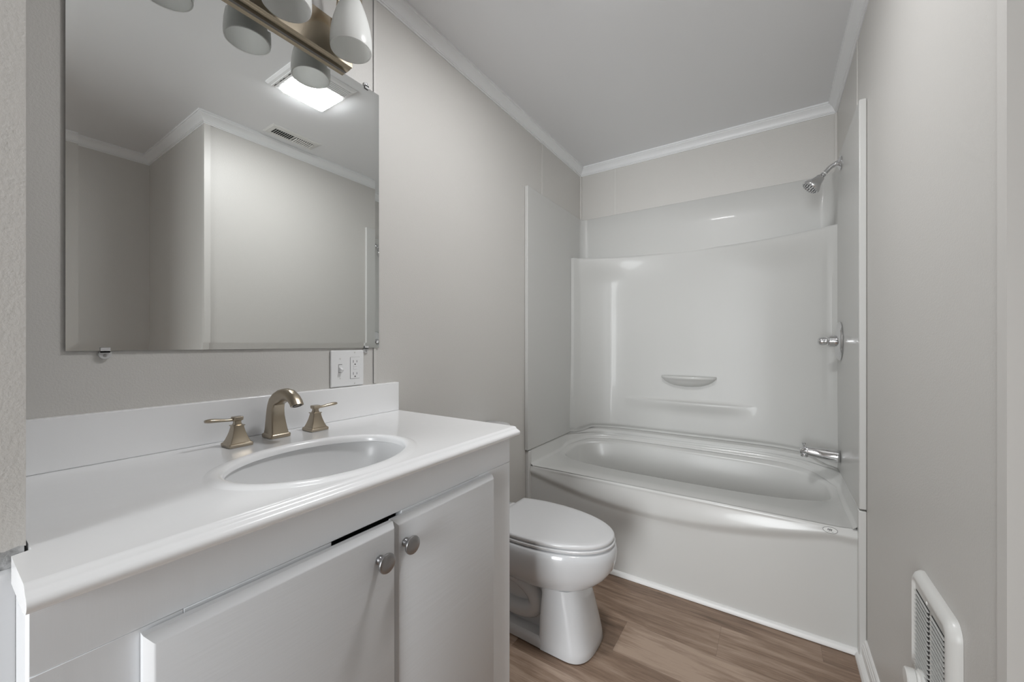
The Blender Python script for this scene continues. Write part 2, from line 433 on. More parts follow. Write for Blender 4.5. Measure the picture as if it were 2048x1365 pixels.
# ------------------------------------------------------------------ faucet (widespread set)
def rrect(cx, cy, z, ax, ay, r, n=5):
    out = []
    for k, (sx, sy) in enumerate(((1, 1), (-1, 1), (-1, -1), (1, -1))):
        for i in range(n + 1):
            t = pi/2 * k + pi/2 * i / n
            out.append((cx + sx*(ax - r) + r*cos(t), cy + sy*(ay - r) + r*sin(t), z))
    return out
def handle(cx, cy, sgn, label):
    o = thing('basin_tap', label, 'tap', (cx, cy, ZT), 'lever handles of the basin faucet')
    bm = bmesh.new()
    z = ZT + 0.0005
    secs = [(0, .0240, .003), (.005, .0245, .003), (.0075, .0232, .003), (.009, .0205, .002), (.014, .0182, .0015), (.022, .0153, .0015), (.031, .0127, .0015),
            (.040, .0108, .0015), (.0445, .0103, .0015), (.0452, .0122, .0015), (.0468, .0122, .0015), (.0475, .0090, .002)]
    loft(bm, [rrect(cx, cy, z + h, a, a, r) for h, a, r in secs])
    link('base', bm, 'nickel', o, smooth=25)
    bm = bmesh.new()
    loft(bm, [rrect(cx, cy, z + h, a, a, .0025) for h, a in ((.0475, .0080), (.052, .0066), (.056, .0068), (.058, .0095), (.0645, .0100), (.0655, .009))])
    pts = bez((cx, cy, z + .0605), (cx, cy + sgn*.022, z + .0575), (cx, cy + sgn*.035, z + .064), (cx, cy + sgn*.062, z + .0635), 14)
    rd = [.0052, .0048, .0044, .0042, .0041, .0041, .0042, .0044, .0047, .005, .0053, .0055, .0056, .0052, .0036]
    tube(bm, pts, rd, 14, squash=(1.25, 0.8))
    link('lever', bm, 'nickel', o, smooth=40)
handle(0.087, 0.404, -1, 'left champagne nickel lever handle, nearest the camera on the worktop')
handle(0.079, 0.594, 1, 'right champagne nickel lever handle, nearest the outlet on the worktop')
sp = thing('faucet_spout', 'arched champagne nickel faucet spout between two lever handles', 'faucet', (0.07, 0.4975, ZT))
bm = bmesh.new(); z = ZT + 0.0005; cy = 0.4975
secs = [(0.070, 0, .0250, .0235, .004), (0.070, .006, .0255, .0240, .004), (0.070, .0085, .0245, .0230, .004), (0.070, .0100, .0215, .0205, .003),
        (0.069, .020, .0195, .0190, .003), (0.067, .035, .0178, .0175, .003), (0.0655, .052, .0165, .0162, .004), (0.066, .068, .0162, .0155, .005), (0.069, .080, .0170, .0150, .006)]
rings = [rrect(x, cy, z + h, a, b_, r) for x, h, a, b_, r in secs]
# bend the neck over towards the basin
n_ = len(rings[0])
def section(cx, cz, ang, half_t, half_w, r):
    base = rrect(0, 0, 0, half_t, half_w, r); out = []
    for (px, py, _) in base:
        out.append((cx + px*cos(ang), cy + py, cz - px*sin(ang)))
    return out
for cx, cz, a, ht, hw, r in [(.0750, z+.0890, R(22), .0180, .0150, .008), (.0870, z+.0970, R(42), .0178, .0148, .009), (.1020, z+.1040, R(62), .0165, .0148, .010),
                              (.1190, z+.1080, R(84), .0150, .0148, .0115), (.1370, z+.1065, R(104), .0138, .0148, .0118), (.1520, z+.1010, R(126), .0122, .0148, .0118),
                              (.1625, z+.0925, R(144), .0120, .0146, .0115), (.1680, z+.0850, R(154), .0118, .0144, .0112)]:
    rings.append(section(cx, cz, a, ht, hw, r))
loft(bm, rings)
link('spout_body', bm, 'nickel', sp, smooth=42)
bm = bmesh.new(); lathe(bm, (.1680, cy, z + .0850), (0.42, 0, -0.90), [(-.002, .0100), (.0012, .0100), (.0012, .0080), (-.001, .0078), (-.001, .0001)], 24)
link('aerator', bm, 'slot', sp)

# ------------------------------------------------------------------ mirror and clips
mir = thing('wall_mirror', 'large frameless rectangular mirror above the white worktop', 'mirror', (0.003, 0.505, 1.08))
y0, y1, z0, z1, bw = 0.1525, 0.8585, 1.0805, 1.9275, 0.016
bm = bmesh.new()
def rq(x, o): return [(x, y0+o, z0+o), (x, y1-o, z0+o), (x, y1-o, z1-o), (x, y0+o, z1-o)]
loft(bm, [rq(0.0005, 0), rq(0.0048, 0)], True, True, False)
link('glass_edge', bm, 'mirror_edge', mir, smooth=0)
bm = bmesh.new(); loft(bm, [rq(0.0048, 0), rq(0.0060, bw)], True, False, False)
link('border', bm, 'mirror', mir, smooth=0)
bm = bmesh.new(); loft(bm, [rq(0.00601, bw), rq(0.00602, bw + 0.0001)], True, False, True)
link('mirror_face', bm, 'mirror', mir, smooth=0)
clips = [(0.205, z0, 1, 'clear plastic mirror clip at the bottom edge near the left corner'),
         (0.808, z0, 1, 'clear plastic mirror clip at the bottom edge above the outlet plate'),
         (0.809, z1, -1, 'clear plastic mirror clip at the top right beside the light bar')]
for yc, zc_, s, lab in clips:
    o = thing('mirror_clip', lab, 'clip', (0.003, yc, zc_), 'clips holding the mirror')
    bm = bmesh.new()
    zz = sorted((zc_ + s*0.006, zc_ - s*0.014))
    lathe(bm, (0.0004, yc, zc_ - s*0.0072), (1, 0, 0), [(0, 0.0095), (0.0045, 0.0095), (0.0055, 0.0085), (0.0055, 0.0001)], 24)
    a, b_ = sorted((zc_ - s*0.004, zc_ + s*0.006))
    box(bm, 0.0066, yc - 0.007, a, 0.0090, yc + 0.007, b_)
    box(bm, 0.0055, yc - 0.007, min(zc_ - s*0.0045, zc_ - s*0.0007), 0.0090, yc + 0.007, max(zc_ - s*0.0045, zc_ - s*0.0007))
    link('clip_body', bm, 'clear', o, smooth=30)
    bm = bmesh.new(); lathe(bm, (0.0056, yc, zc_ - s*0.0095), (1, 0, 0), [(0, 0.0030), (0.0012, 0.0028), (0.0016, 0.0012)], 12)
    link('screw', bm, 'satin', o, smooth=30)

# ------------------------------------------------------------------ outlet plate with toggle switch
pl = thing('outlet_plate', 'white two-gang wall plate with toggle switch and outlet, below the mirror corner', 'switch plate', (0.003, 0.741, 1.015))
bm = bmesh.new(); box(bm, 0.0004, 0.6840, 0.9620, 0.0062, 0.7985, 1.0735)
link('plate', bm, 'plastic', pl, bevel=0.003, segs=3)
bm = bmesh.new(); box(bm, 0.0060, 0.7150 - 0.006, 1.0177 - 0.013, 0.0066, 0.7150 + 0.006, 1.0177 + 0.013)
link('switch_slot', bm, 'slotmid', pl, smooth=0)
bm = bmesh.new(); mt = Matrix.Translation((0.0064, 0.715, 1.0165)) @ Matrix.Rotation(R(28), 4, 'Y')
box(bm, 0, -0.0042, -0.0055, 0.012, 0.0042, 0.0055, mat=mt); box(bm, -0.0002, -0.0055, -0.011, 0.0014, 0.0055, 0.011, mat=Matrix.Translation((0.0064, 0.715, 1.0177)))
link('toggle', bm, 'plastic', pl, bevel=0.0012)
bm = bmesh.new(); box(bm, 0.0060, 0.7655 - 0.0170, 1.0177 - 0.0338, 0.00635, 0.7655 + 0.0170, 1.0177 + 0.0338)
link('outlet_gap', bm, 'slotmid', pl, smooth=0)
bm = bmesh.new(); box(bm, 0.0060, 0.7655 - 0.0163, 1.0177 - 0.0331, 0.0078, 0.7655 + 0.0163, 1.0177 + 0.0331)
outl = link('outlet', bm, 'plastic', pl, bevel=0.0008)
for zc_ in (1.0177 + 0.0205, 1.0177 - 0.0175):
    bm = bmesh.new()
    box(bm, 0.0077, 0.7655 - 0.0070, zc_ - 0.0040, 0.0080, 0.7655 - 0.0056, zc_ + 0.0040)
    box(bm, 0.0077, 0.7655 + 0.0056, zc_ - 0.0033, 0.0080, 0.7655 + 0.0070, zc_ + 0.0033)
    lathe(bm, (0.0077, 0.7655, zc_ - 0.0095), (1, 0, 0), [(0, .0023), (.0003, .0023)], 12)
    link('socket', bm, 'slot', outl, smooth=0)
for dz, nm in ((0.0062, 'test_button'), (-0.0012, 'reset_button')):
    bm = bmesh.new(); box(bm, 0.0078, 0.7655 - 0.0066, 1.0150 + dz, 0.0088, 0.7655 + 0.0066, 1.0150 + dz + 0.0058)
    link(nm, bm, 'plastic', outl, bevel=0.0005)
for yy in (0.715, 0.7655):
    for zz in (1.0177 - 0.0485, 1.0177 + 0.0485) if yy > 0.74 else (1.0177 - 0.030, 1.0177 + 0.030):
        bm = bmesh.new()
        lathe(bm, (0.0061, yy, zz), (1, 0, 0), [(0, .0026), (.0007, .0023), (.0008, .0001)], 12)
        box(bm, 0.0068, yy - .0024, zz - .0004, 0.00705, yy + .0024, zz + .0004)
        link('screw', bm, 'offwhite', pl, smooth=30)

# ------------------------------------------------------------------ vanity light bar
lb = thing('vanity_light', 'champagne metal light bar with three frosted glass shades above the mirror', 'wall lamp', (0.015, 0.503, 1.99))
bm = bmesh.new(); x1 = 0.030
loft(bm, [[(x, 0.265, z_) for x, z_ in pr_] for pr_ in [[(0.0005, 1.9375), (0.0070, 1.9375), (0.0200, 1.9390), (0.0205, 1.9400), (x1, 1.9405), (x1, 2.0480), (0.0205, 2.0485), (0.0005, 2.0500)]]] +
         [[(x, 0.7405, z_) for x, z_ in [(0.0005, 1.9375), (0.0070, 1.9375), (0.0200, 1.9390), (0.0205, 1.9400), (x1, 1.9405), (x1, 2.0480), (0.0205, 2.0485), (0.0005, 2.0500)]]])
for v_ in bm.verts:
    pass
link('backplate', bm, 'platebar', lb, smooth=0, bevel=0.0012, label='brushed champagne metal backplate')
SH = [0.682, 0.503, 0.324]
for i, yc in enumerate(SH):
    bm = bmesh.new()
    lathe(bm, (x1, yc, 1.992), (1, 0, 0), [(0, .012), (.002, .012), (.004, .008), (.004, .004)], 20)
    pts = [(x1 + 0.002, yc, 1.992)] + bez((0.040, yc, 1.993), (0.046, yc, 2.02), (0.040, yc, 2.06), (0.046, yc, 2.10), 8) + bez((0.046, yc, 2.10), (0.052, yc, 2.135), (0.100, yc, 2.150), (0.109, yc, 2.112), 10)[1:]
    tube(bm, pts, 0.0042, 12)
    arm = link('arm', bm, 'platebar', lb, smooth=50)
    bm = bmesh.new(); lathe(bm, (0.109, yc, 2.0600), (0, 0, 1), [(0, .0265), (.004, .0290), (.018, .0290), (.030, .0240), (.042, .0130), (.050, .0100), (.056, .0100)], 28)
    link('cap', bm, 'platebar', lb, smooth=40)
    pf = [(0, .0545), (.006, .0557), (.02, .0560), (.04, .0548), (.06, .0520), (.08, .0475), (.10, .0415), (.12, .0345), (.135, .0285), (.140, .0262)]
    bm = bmesh.new(); ring = [(0.109, yc, 1.926)]
    lathe(bm, (0.109, yc, 1.926), (0, 0, 1), pf + [(.137, .0245)] + [(t, r - .0032) for t, r in pf[::-1][1:]] + [(0, .0545)], 48, False, False)
    bmesh.ops.remove_doubles(bm, verts=bm.verts, dist=1e-6)
    link('shade', bm, 'shade', lb, smooth=60, label='frosted white glass shade, open at the bottom')

# ------------------------------------------------------------------ ceiling fan light
fl = thing('ceiling_fan_light', 'white square ceiling exhaust fan with lit lens, seen in the mirror', 'ceiling light', (0.70, 1.02, H))
fx0, fx1, fy0, fy1 = 0.548, 0.836, 0.880, 1.158
bm = bmesh.new()
def fr(z_, o): return [(fx0+o, fy0+o, z_), (fx1-o, fy0+o, z_), (fx1-o, fy1-o, z_), (fx0+o, fy1-o, z_)]
loft(bm, [fr(H, 0), fr(H-.004, 0), fr(H-.012, .008), fr(H-.014, .016)])
link('grille', bm, 'plastic', fl, smooth=0)
bm = bmesh.new()
for k in range(5):   # ribs beside the lens
    box(bm, fx0 + .020 + k*.012, fy0 + .02, H - .0185, fx0 + .0255 + k*.012, fy1 - .02, H - .0135)
for k in range(2):
    box(bm, 0.636, fy0 + .018 + k*.014, H - .0185, fx1 - .016, fy0 + .0245 + k*.014, H - .0135)
link('ribs', bm, 'plastic', fl, bevel=0.001)
for k in range(7):
    for j in range(2):
        if k in (2, 5): continue
        bm = bmesh.new(); box(bm, .645 + k*.025, fy0 + .0255 + j*.012, H - .0146, .662 + k*.025, fy0 + .0305 + j*.012, H - .0138)
        link('slot', bm, 'slot', fl, smooth=0)
bm = bmesh.new(); lx0, lx1, ly0, ly1 = 0.640, 0.823, 0.941, 1.146
def lr(z_, o): return rrect((lx0+lx1)/2, (ly0+ly1)/2, z_, (lx1-lx0)/2 - o, (ly1-ly0)/2 - o, .012)
loft(bm, [lr(H-.0135, 0), lr(H-.0165, .0005), lr(H-.0195, .004), lr(H-.0205, .016)])
link('lens', bm, 'lens', fl, smooth=60, label='glowing white lens')

# ------------------------------------------------------------------ ceiling register
rg = thing('ceiling_register', 'white ceiling air register with short slots, seen in the mirror', 'air vent', (1.23, 1.213, H))
bm = bmesh.new()
def rr_(z_, o): return [(1.170+o, 1.075+o, z_), (1.290-o, 1.075+o, z_), (1.290-o, 1.350-o, z_), (1.170+o, 1.350-o, z_)]
loft(bm, [rr_(H, 0), rr_(H-.002, 0), rr_(H-.006, .008), rr_(H-.007, .02)])
link('frame', bm, 'offwhite', rg, smooth=0)
for half, (ya, yb) in enumerate(((1.103, 1.208), (1.216, 1.322))):
    bm = bmesh.new(); box(bm, 1.202, ya, H - .0074, 1.258, yb, H - .0068)
    link('opening', bm, 'dark', rg, smooth=0)
    for k in range(9):
        yk = ya + .0065 + k * (yb - ya - .012) / 8
        mt = Matrix.Translation((0, yk, H - .0105)) @ Matrix.Rotation(R(-40 if half == 0 else 25), 4, 'X')
        bm = bmesh.new(); box(bm, 1.202, -.0008 - .0014*half, -.0028, 1.258, .0008 + .0014*half, .0028, mat=mt)
        link('louver', bm, 'offwhite', rg, smooth=0)

# ------------------------------------------------------------------ toilet
TY = 1.348
def outline(xb, xm, xf, hw, z_, hb=0.85, e=2.15, n=28, bsq=0.35):
    """plan outline symmetrical about TY: flat back at xb, widest at xm, elliptical nose at xf"""
    half = []
    for i in range(n + 1):
        t = pi/2 * i / n
        c, s = cos(t), sin(t)
        half.append((xm + (xf - xm) * c**(2/e), hw * s**(2/e)))
    m2 = 10
    for i in range(1, m2 + 1):
        u = i / m2
        x = xm + (xb - xm) * u; w = hw * (1 - (1 - hb) * u**2)
        half.append((x, w))
    pts = [(x, TY + w, z_) for x, w in half] + [(x, TY - w, z_) for x, w in half[::-1][:-1]]
    return pts
to = thing('toilet', 'white porcelain toilet with closed lid between vanity and bathtub', 'toilet', (0.33, TY, 0))
bm = bmesh.new()
secs = [  # z, xb, xm, xf, hw
    (.212, .14, .34, .535, .102), (.218, .13, .34, .548, .113), (.228, .12, .34, .567, .126), (.245, .11, .34, .590, .140), (.27, .10, .335, .616, .155),
    (.30, .10, .335, .636, .166), (.33, .10, .335, .645, .172), (.355, .10, .335, .647, .1735), (.372, .10, .335, .644, .172), (.378, .10, .335, .638, .167)]
loft(bm, [outline(xb, xm, xf, hw, z_, hb=.78) for z_, xb, xm, xf, hw in secs])
bowl = link('bowl', bm, 'porcelain', to, smooth=60)
bm = bmesh.new()
def ped(z_, xb, xf, hwf, hwb, e=2.8):
    half = []
    xm = xf - 0.085
    for i in range(17):
        t = pi/2 * i / 16
        half.append((xm + (xf - xm) * cos(t)**(2/e), hwf * sin(t)**(2/e)))
    half += [(xm - .01, hwf), (xb + .01, hwb), (xb, hwb - .006)]
    return [(x, TY + w, z_) for x, w in half] + [(x, TY - w, z_) for x, w in half[::-1][:-1]]
loft(bm, [ped(0.003, .405, .583, .117, .117), ped(.006, .405, .585, .1175, .1175), ped(.03, .405, .582, .115, .115), ped(.08, .405, .571, .111, .110), ped(.14, .407, .557, .106, .106),
          ped(.19, .41, .543, .101, .101), ped(.222, .41, .534, .098, .098)])
link('pedestal', bm, 'porcelain', to, smooth=45)
bm = bmesh.new()
def foot(z_, g): return [(x, y, z_) for x, y in [(.10-g, TY-.085-g), (.25, TY-.112-g), (.42, TY-.117-g), (.42, TY+.117+g), (.25, TY+.112+g), (.10-g, TY+.085+g)]]
loft(bm, [foot(.003, 0), foot(.022, 0), foot(.034, -.004), foot(.040, -.012)])
box(bm, .12, TY-.062, .035, .42, TY+.062, .25)
link('foot', bm, 'porcelain', to, smooth=35, bevel=0.004)
for sgn in (-1, 1):
    bm = bmesh.new()
    pts = bez((.14, TY+sgn*.062, .215), (.25, TY+sgn*.066, .23), (.36, TY+sgn*.064, .20), (.372, TY+sgn*.062, .135), 12) + bez((.372, TY+sgn*.062, .135), (.375, TY+sgn*.062, .09), (.30, TY+sgn*.062, .075), (.22, TY+sgn*.062, .09), 10)[1:]
    tube(bm, pts, 0.032, 16)
    link('trapway', bm, 'porcelain', to, smooth=50)
# seat and lid
bm = bmesh.new()
loft(bm, [outline(.185, .33, .635, .163, .382, .86), outline(.183, .33, .640, .167, .385, .86), outline(.183, .33, .641, .168, .3915, .86), outline(.186, .33, .637, .164, .3945, .86)])
link('seat', bm, 'seat', to, smooth=50)
bm = bmesh.new()
loft(bm, [outline(.192, .33, .618, .148, .3945, .86), outline(.190, .33, .620, .150, .3975, .86), outline(.186, .33, .635, .1635, .3980, .86), outline(.185, .33, .638, .1665, .402, .86), outline(.185, .33, .638, .1665, .407, .86),
          outline(.187, .33, .636, .165, .4105, .86), outline(.191, .33, .630, .160, .4125, .86), outline(.205, .33, .608, .142, .4135, .86)])
link('lid', bm, 'seat', to, smooth=50)
bm = bmesh.new(); box(bm, .165, TY-.085, .379, .188, TY+.085, .4075)
link('hinge', bm, 'seat', to, bevel=0.006, segs=3)
bm = bmesh.new()
def bow(z_, g, w):
    half = [(.055 + (.112 + g) * cos(pi/2*i/16), w * sin(pi/2*i/16)**.95) for i in range(17)] + [(.02, w), (.006, w - .006)]
    return [(x, TY + q, z_) for x, q in half] + [(x, TY - q, z_) for x, q in half[::-1][:-1]]
loft(bm, [bow(.378, -.02, .140), bow(.40, -.014, .145), bow(.695, -.005, .158)])
link('tank', bm, 'porcelain', to, smooth=40)
bm = bmesh.new()
loft(bm, [bow(.695, -.004, .159), bow(.698, .001, .165), bow(.722, .001, .165), bow(.730, -.003, .161), bow(.7325, -.014, .150)])
link('tank_lid', bm, 'porcelain', to, smooth=40)
bm = bmesh.new(); lathe(bm, (.168, TY-.12, .655), (1, 0, 0), [(0, .012), (.008, .012), (.010, .009)], 20); tube(bm, [(.178, TY-.12, .655), (.182, TY-.09, .650), (.182, TY-.06, .646)], [.005, .0045, .006], 12)
link('flush_lever', bm, 'chrome', to, smooth=50)

# ------------------------------------------------------------------ bathtub
XL, XR, YF = 0.021, 1.3505, 1.838
def backcurve(x, depth=0.175, yc=2.525):
    u = abs((x - .685) / .665)
    return yc - depth * u**6
tb = thing('bathtub', 'white acrylic bathtub with arched apron in the alcove', 'bathtub', (0.686, 2.15, 0))
ZR = 0.437
tc = Vector((0.70, 2.21))
NT = 160
ta = [2*pi*i/NT for i in range(NT)]
def tub_outer(inset, frontz=None):
    pts = []
    xs = []
    pl_ = [(XL+inset, YF), (XR-inset, YF)]
    for i in range(25):
        x = XR - inset - (XR - XL - 2*inset) * i / 24
        pl_.append((x, backcurve(x, .20, 2.470) - inset))
    return pl_
def ring_cast(pl_, z_):
    out = []
    for t in ta:
        p = cast(pl_, tc, t); out.append((p.x, p.y, z_ + .055 * sstep(2.15, 2.44, p.y)))
    return out
def open_ring(ax, ay, cx, cyy, z_, e=2.9, lift=0.0):
    out = []
    for t in ta:
        # ray cast from tc to superellipse
        d = Vector((cos(t), sin(t))); lo_, hi_ = 0.0, 2.0
        for _ in range(40):
            mid = (lo_ + hi_) / 2; p = tc + d * mid
            f = abs((p.x - cx)/ax)**e + abs((p.y - cyy)/ay)**e
            if f < 1: lo_ = mid
            else: hi_ = mid
        p = tc + d * lo_
        out.append((p.x, p.y, z_ + lift * sstep(2.18, 2.42, p.y)))
    return out
def mixring(a, b_, k): return [tuple(p + (q - p)*k for p, q in zip(u, v_)) for u, v_ in zip(a, b_)]
outer = ring_cast(tub_outer(0.0), ZR)
op0 = open_ring(.632, .210, .690, 2.222, ZR, 3.0, .043)
op1 = open_ring(.626, .206, .690, 2.222, ZR - .003, 3.0, .043)
op2 = open_ring(.621, .201, .690, 2.222, ZR - .012, 3.0, .040)
op3 = open_ring(.600, .190, .690, 2.222, .36, 3.0)
op4 = open_ring(.560, .170, .695, 2.222, .22, 3.0)
op5 = open_ring(.520, .150, .700, 2.222, .13, 2.8)
op6 = open_ring(.470, .115, .705, 2.222, .10, 2.6)
bm = bmesh.new(); loft(bm, [outer, op0, op1, op2, op3, op4, op5, op6], True, False, True)
link('rim_and_basin', bm, 'tub', tb, smooth=50)
# raised lip along sides and back
path = [(XL, YF - 0.004), (XL, 1.9), (XL, 2.05), (XL, 2.2)] + [(XL + (XR-XL)*i/40, backcurve(XL + (XR-XL)*i/40, .20, 2.470)) for i in range(41)] + [(XR, 2.2), (XR, 2.05), (XR, 1.9), (XR, YF - 0.004)]
def back_only(x):
    return sstep(.035, .11, min(x - XL, XR - x))
def off(path, d):
    out = []
    for i, p in enumerate(path):
        a = Vector(path[max(i-1, 0)]); b_ = Vector(path[min(i+1, len(path)-1)]); t = (b_ - a).normalized()
        out.append((p[0] - t.y*d, p[1] + t.x*d))
    return out
def lip_off(d):
    # rounded over at the sides, upright at the back where the surround carries on
    a = off(path, d)
    if d <= .005: return a
    b_ = off(path, .005)
    return [(q[0] + (p[0] - q[0]) * (1 - .95 * back_only(q[0])), q[1] + (p[1] - q[1]) * (1 - .95 * back_only(q[0]))) for p, q in zip(a, b_)]
bm = bmesh.new()
rows = []
for d0_, z_ in [(-.012, ZR - .002), (-.010, ZR + .003), (-.002, ZR + .008), (.002, ZR + .016), (.005, .505), (.007, .515), (.011, .5195), (.020, .5205)]:
    rows.append([(min(max(x, .0005), W - .0005), y, z_ + (0 if z_ > .47 else .055 * sstep(2.15, 2.44, y))) for x, y in lip_off(d0_)])
loft(bm, rows, False)
# deck behind the back lip up to the wall
link('lip', bm, 'tub', tb, smooth=50, recalc=True)
# apron with arched fascia
bm = bmesh.new()
NX, zs = 60, [0.012, .05, .10, .16, .22, .27, .30] + [.305 + .0055*i for i in range(22)]
def arch_t(x): return .032 + .083 * max(0, sin(pi * min(1, max(0, (x - .03) / 1.24))))**0.9
rows = []
for z_ in zs:
    row = []
    for i in range(NX + 1):
        x = XL + (XR - XL) * i / NX
        za = ZR - arch_t(x)
        yf = YF - .010 * (1 - sstep(za + .0, ZR - .004, z_)) - .001
        ya = YF + .001 - .004 * (1 - z_/.43)
        k = sstep(za - .030, za + .012, z_)
        row.append((x, ya + (yf - ya) * k, z_))
    rows.append(row)
lastz = zs[-1]
for dz, dy in ((.4245, -.0015), (.4300, .0), (.4345, .004), (ZR, .012)):
    rows.append([(XL + (XR - XL) * i / NX, YF - .001 + dy, dz) for i in range(NX + 1)])
loft(bm, rows, False)
link('apron', bm, 'tub', tb, smooth=50)
# end flanges below the surround
for x0_, x1_ in ((0.0005, XL), (XR, W - 0.0005)):
    bm = bmesh.new(); box(bm, x0_, 1.806 if x0_ > .5 else 1.812, 0.0, x1_, 1.842, .5165)
    link('end_flange', bm, 'tub', tb, bevel=0.003)
# overflow plate
bm = bmesh.new(); lathe(bm, (1.276, 2.15, .385), (-1, 0, .18), [(0, .034), (.006, .034), (.010, .030), (.012, .010), (.012, .0005)], 32)
link('overflow_plate', bm, 'chrome', tb, smooth=40, label='round chrome overflow plate')
# maker's oval sticker on the fascia
def fascia_y(x, z_):
    za = ZR - arch_t(x)
    return YF - .010 * (1 - sstep(za, ZR - .004, z_)) - .001
def on_fascia(poly_, lift): return [(x, fascia_y(x, z_) - lift, z_) for x, z_ in poly_]
SX, SZ = 1.276, 0.4190
def oval(ax, az, n=40): return [(SX + ax*cos(2*pi*i/n), SZ + az*sin(2*pi*i/n)) for i in range(n)]
bm = bmesh.new(); loft(bm, [on_fascia(oval(.0215, .0100), -.0003), on_fascia(oval(.0215, .0100), .0006)], True, False, True)
st = link('sticker', bm, 'slotmid', tb, smooth=0, label='small oval maker sticker')
bm = bmesh.new(); loft(bm, [on_fascia(oval(.0198, .0086), .0002), on_fascia(oval(.0198, .0086), .0009)], True, False, True)
link('sticker_face', bm, 'offwhite', st, smooth=0)
bm = bmesh.new()
def mark(pts_):
    q = on_fascia([(SX + a, SZ + c) for a, c in pts_], .0012); bm.faces.new([bm.verts.new(p) for p in q])
mark([(-.0085, -.0008), (-.0060, .0048), (-.0048, .0048), (-.0048, -.0008), (-.0058, -.0008), (-.0058, .0008), (-.0068, .0008), (-.0073, -.0008)])
mark([(-.0035, .0036), (-.0005, .0042), (-.0005, .0030), (-.0035, .0024)]); mark([(-.0035, .0016), (-.0005, .0022), (-.0005, -.0016), (-.0035, -.0010)])
mark([(.0000, .0045), (.0014, .0045), (.0014, -.0018), (.0000, -.0018)])
mark([(.0026, .0036), (.0056, .0030), (.0056, .0002), (.0040, .0002), (.0040, -.0028), (.0026, -.0028)])
mark([(-.0070, -.0038), (.0000, -.0046), (.0000, -.0052), (-.0070, -.0044)]); mark([(.0030, -.0046), (.0090, -.0046), (.0090, -.0054), (.0030, -.0054)])
link('sticker_print', bm, 'slot', st, smooth=0, recalc=False)

# ------------------------------------------------------------------ tub surround
ss = thing('tub_surround', 'glossy white three-sided shower surround above the bathtub', 'shower surround', (0.686, 2.2, 0.52))
ZS = 1.937
for nm, x0_, x1_, yf_ in (('side_panel', 0.0005, XL - .001, 1.802), ('side_panel', XR, W - .0005, 1.803)):
    bm = bmesh.new(); box(bm, x0_, yf_, .5222, x1_, 2.345, ZS)
    link(nm, bm, 'surround', ss, bevel=0.0035, segs=3)
# rolled ledge where the surround sits on the back of the tub
bm = bmesh.new(); rows = []
bpth = path[4:-4]
for d_, dz in [(.004, 0), (.0045, .008), (.006, .0145), (.009, .019), (.013, .0212), (.019, .0218), (.030, .0260)]:
    rows.append([(min(max(x, XL - .002), XR + .002), y, .5212 + dz * back_only(x)) for x, y in off(bpth, d_)])
rows.append([(x, D - .002, z_) for x, y, z_ in rows[-1]])
loft(bm, rows, False)
link('ledge', bm, 'surround', ss, smooth=50)
# upper back wrap with rounded corners
def wrap(rad, yb, xl, xr, ys):
    out = [(xl, ys)]
    for i in range(9):
        t = pi/2 * i / 8; out.append((xl + rad - rad*cos(t), yb - rad + rad*sin(t)))
    for i in range(1, 12): out.append((xl + rad + (xr - xl - 2*rad) * i/12, yb))
    for i in range(9):
        t = pi/2 * i / 8; out.append((xr - rad + rad*sin(t), yb - rad + rad*cos(t)))
    out.append((xr, ys)); return out
w1 = wrap(.055, 2.531, XL - .0035, XR + .0035, 2.335)
w2 = wrap(.052, 2.535, XL - .006, XR + .006, 2.335)
w3 = wrap(.045, 2.5445, .0006, W - .0006, 2.335)
bm = bmesh.new()
loft(bm, [[(x, y, 1.60) for x, y in w1], [(x, y, 1.66) for x, y in w1], [(x, y, 1.80) for x, y in w1], [(x, y, ZS - .004) for x, y in w1], [(x, y, ZS) for x, y in w2], [(x, y, ZS) for x, y in w3]], False)
link('back_wrap', bm, 'surround', ss, smooth=50)
# lower back panel: bowed in plan, with a rolled top ledge and a sill
NP = 140
px = [XL - .002 + (XR - XL + .004) * i / NP for i in range(NP + 1)]
def plan_top(x):
    u = abs((x - .685) / .667)
    y = 2.530 - .178 * u**2.5
    return y
def plan_mid(x):
    # slightly deeper field with soft vertical creases
    u = abs((x - .685) / .667)
    return 2.532 - .185 * u**5.5 + .0012 * sstep(.212, .226, x) * (1 - sstep(.24, .40, x)) - .003
zrows = [.5485, .552, .556, .560, .564, .568, .572, .576, .585, .60, .63, .66, .685, .70, .712, .722, .730, .735, .739, .743, .746, .749, .753, .758, .77, .80, .84, .88, .94, 1.0, 1.1, 1.2, 1.3, 1.38, 1.44, 1.48, 1.52, 1.56, 1.60, 1.620, 1.632, 1.639, 1.6435, 1.6455, 1.646]
bm = bmesh.new(); rows = []
for z_ in zrows:
    row = []
    for x in px:
        fl_ = 1 if (x < XL + .017 or x > XR - .036) else 0
        k = 1 - sstep(1.46, 1.63, z_)
        y = plan_top(x) * (1 - k) + (plan_mid(x) - .020 * (1 - sstep(.57, 1.0, z_))) * k
        # sill
        a = max(0, 1 - ((x - .675) / .36)**2) ** 1.2
        if z_ <= .744: g = sstep(.665, .742, z_)**1.5
        else: g = 1 - sstep(.744, .757, z_)
        y -= .021 * a * g
        # rolled top edge and undercut bottom edge
        if z_ > 1.635: y += .006 * ((z_ - 1.635) / .011)**2
        if z_ < .576: y += .012 * (1 - sstep(.556, .5765, z_))
        yy = y
        if x < XL + .030: yy = min(y, 2.346 + (0.9 * max(0, x - (XL + .016)) * 1.6))
        if x > XR - .042: yy = min(y, 2.372 + (1.4 * max(0, (XR - .028) - x)))
        drop = .0255 * (1 - back_only(x)) * (1 - sstep(.5485, .63, z_)) if x < 1.45 else 0
        row.append((x, min(yy, 2.540), z_ - drop))
    rows.append(row)
top = rows[-1]
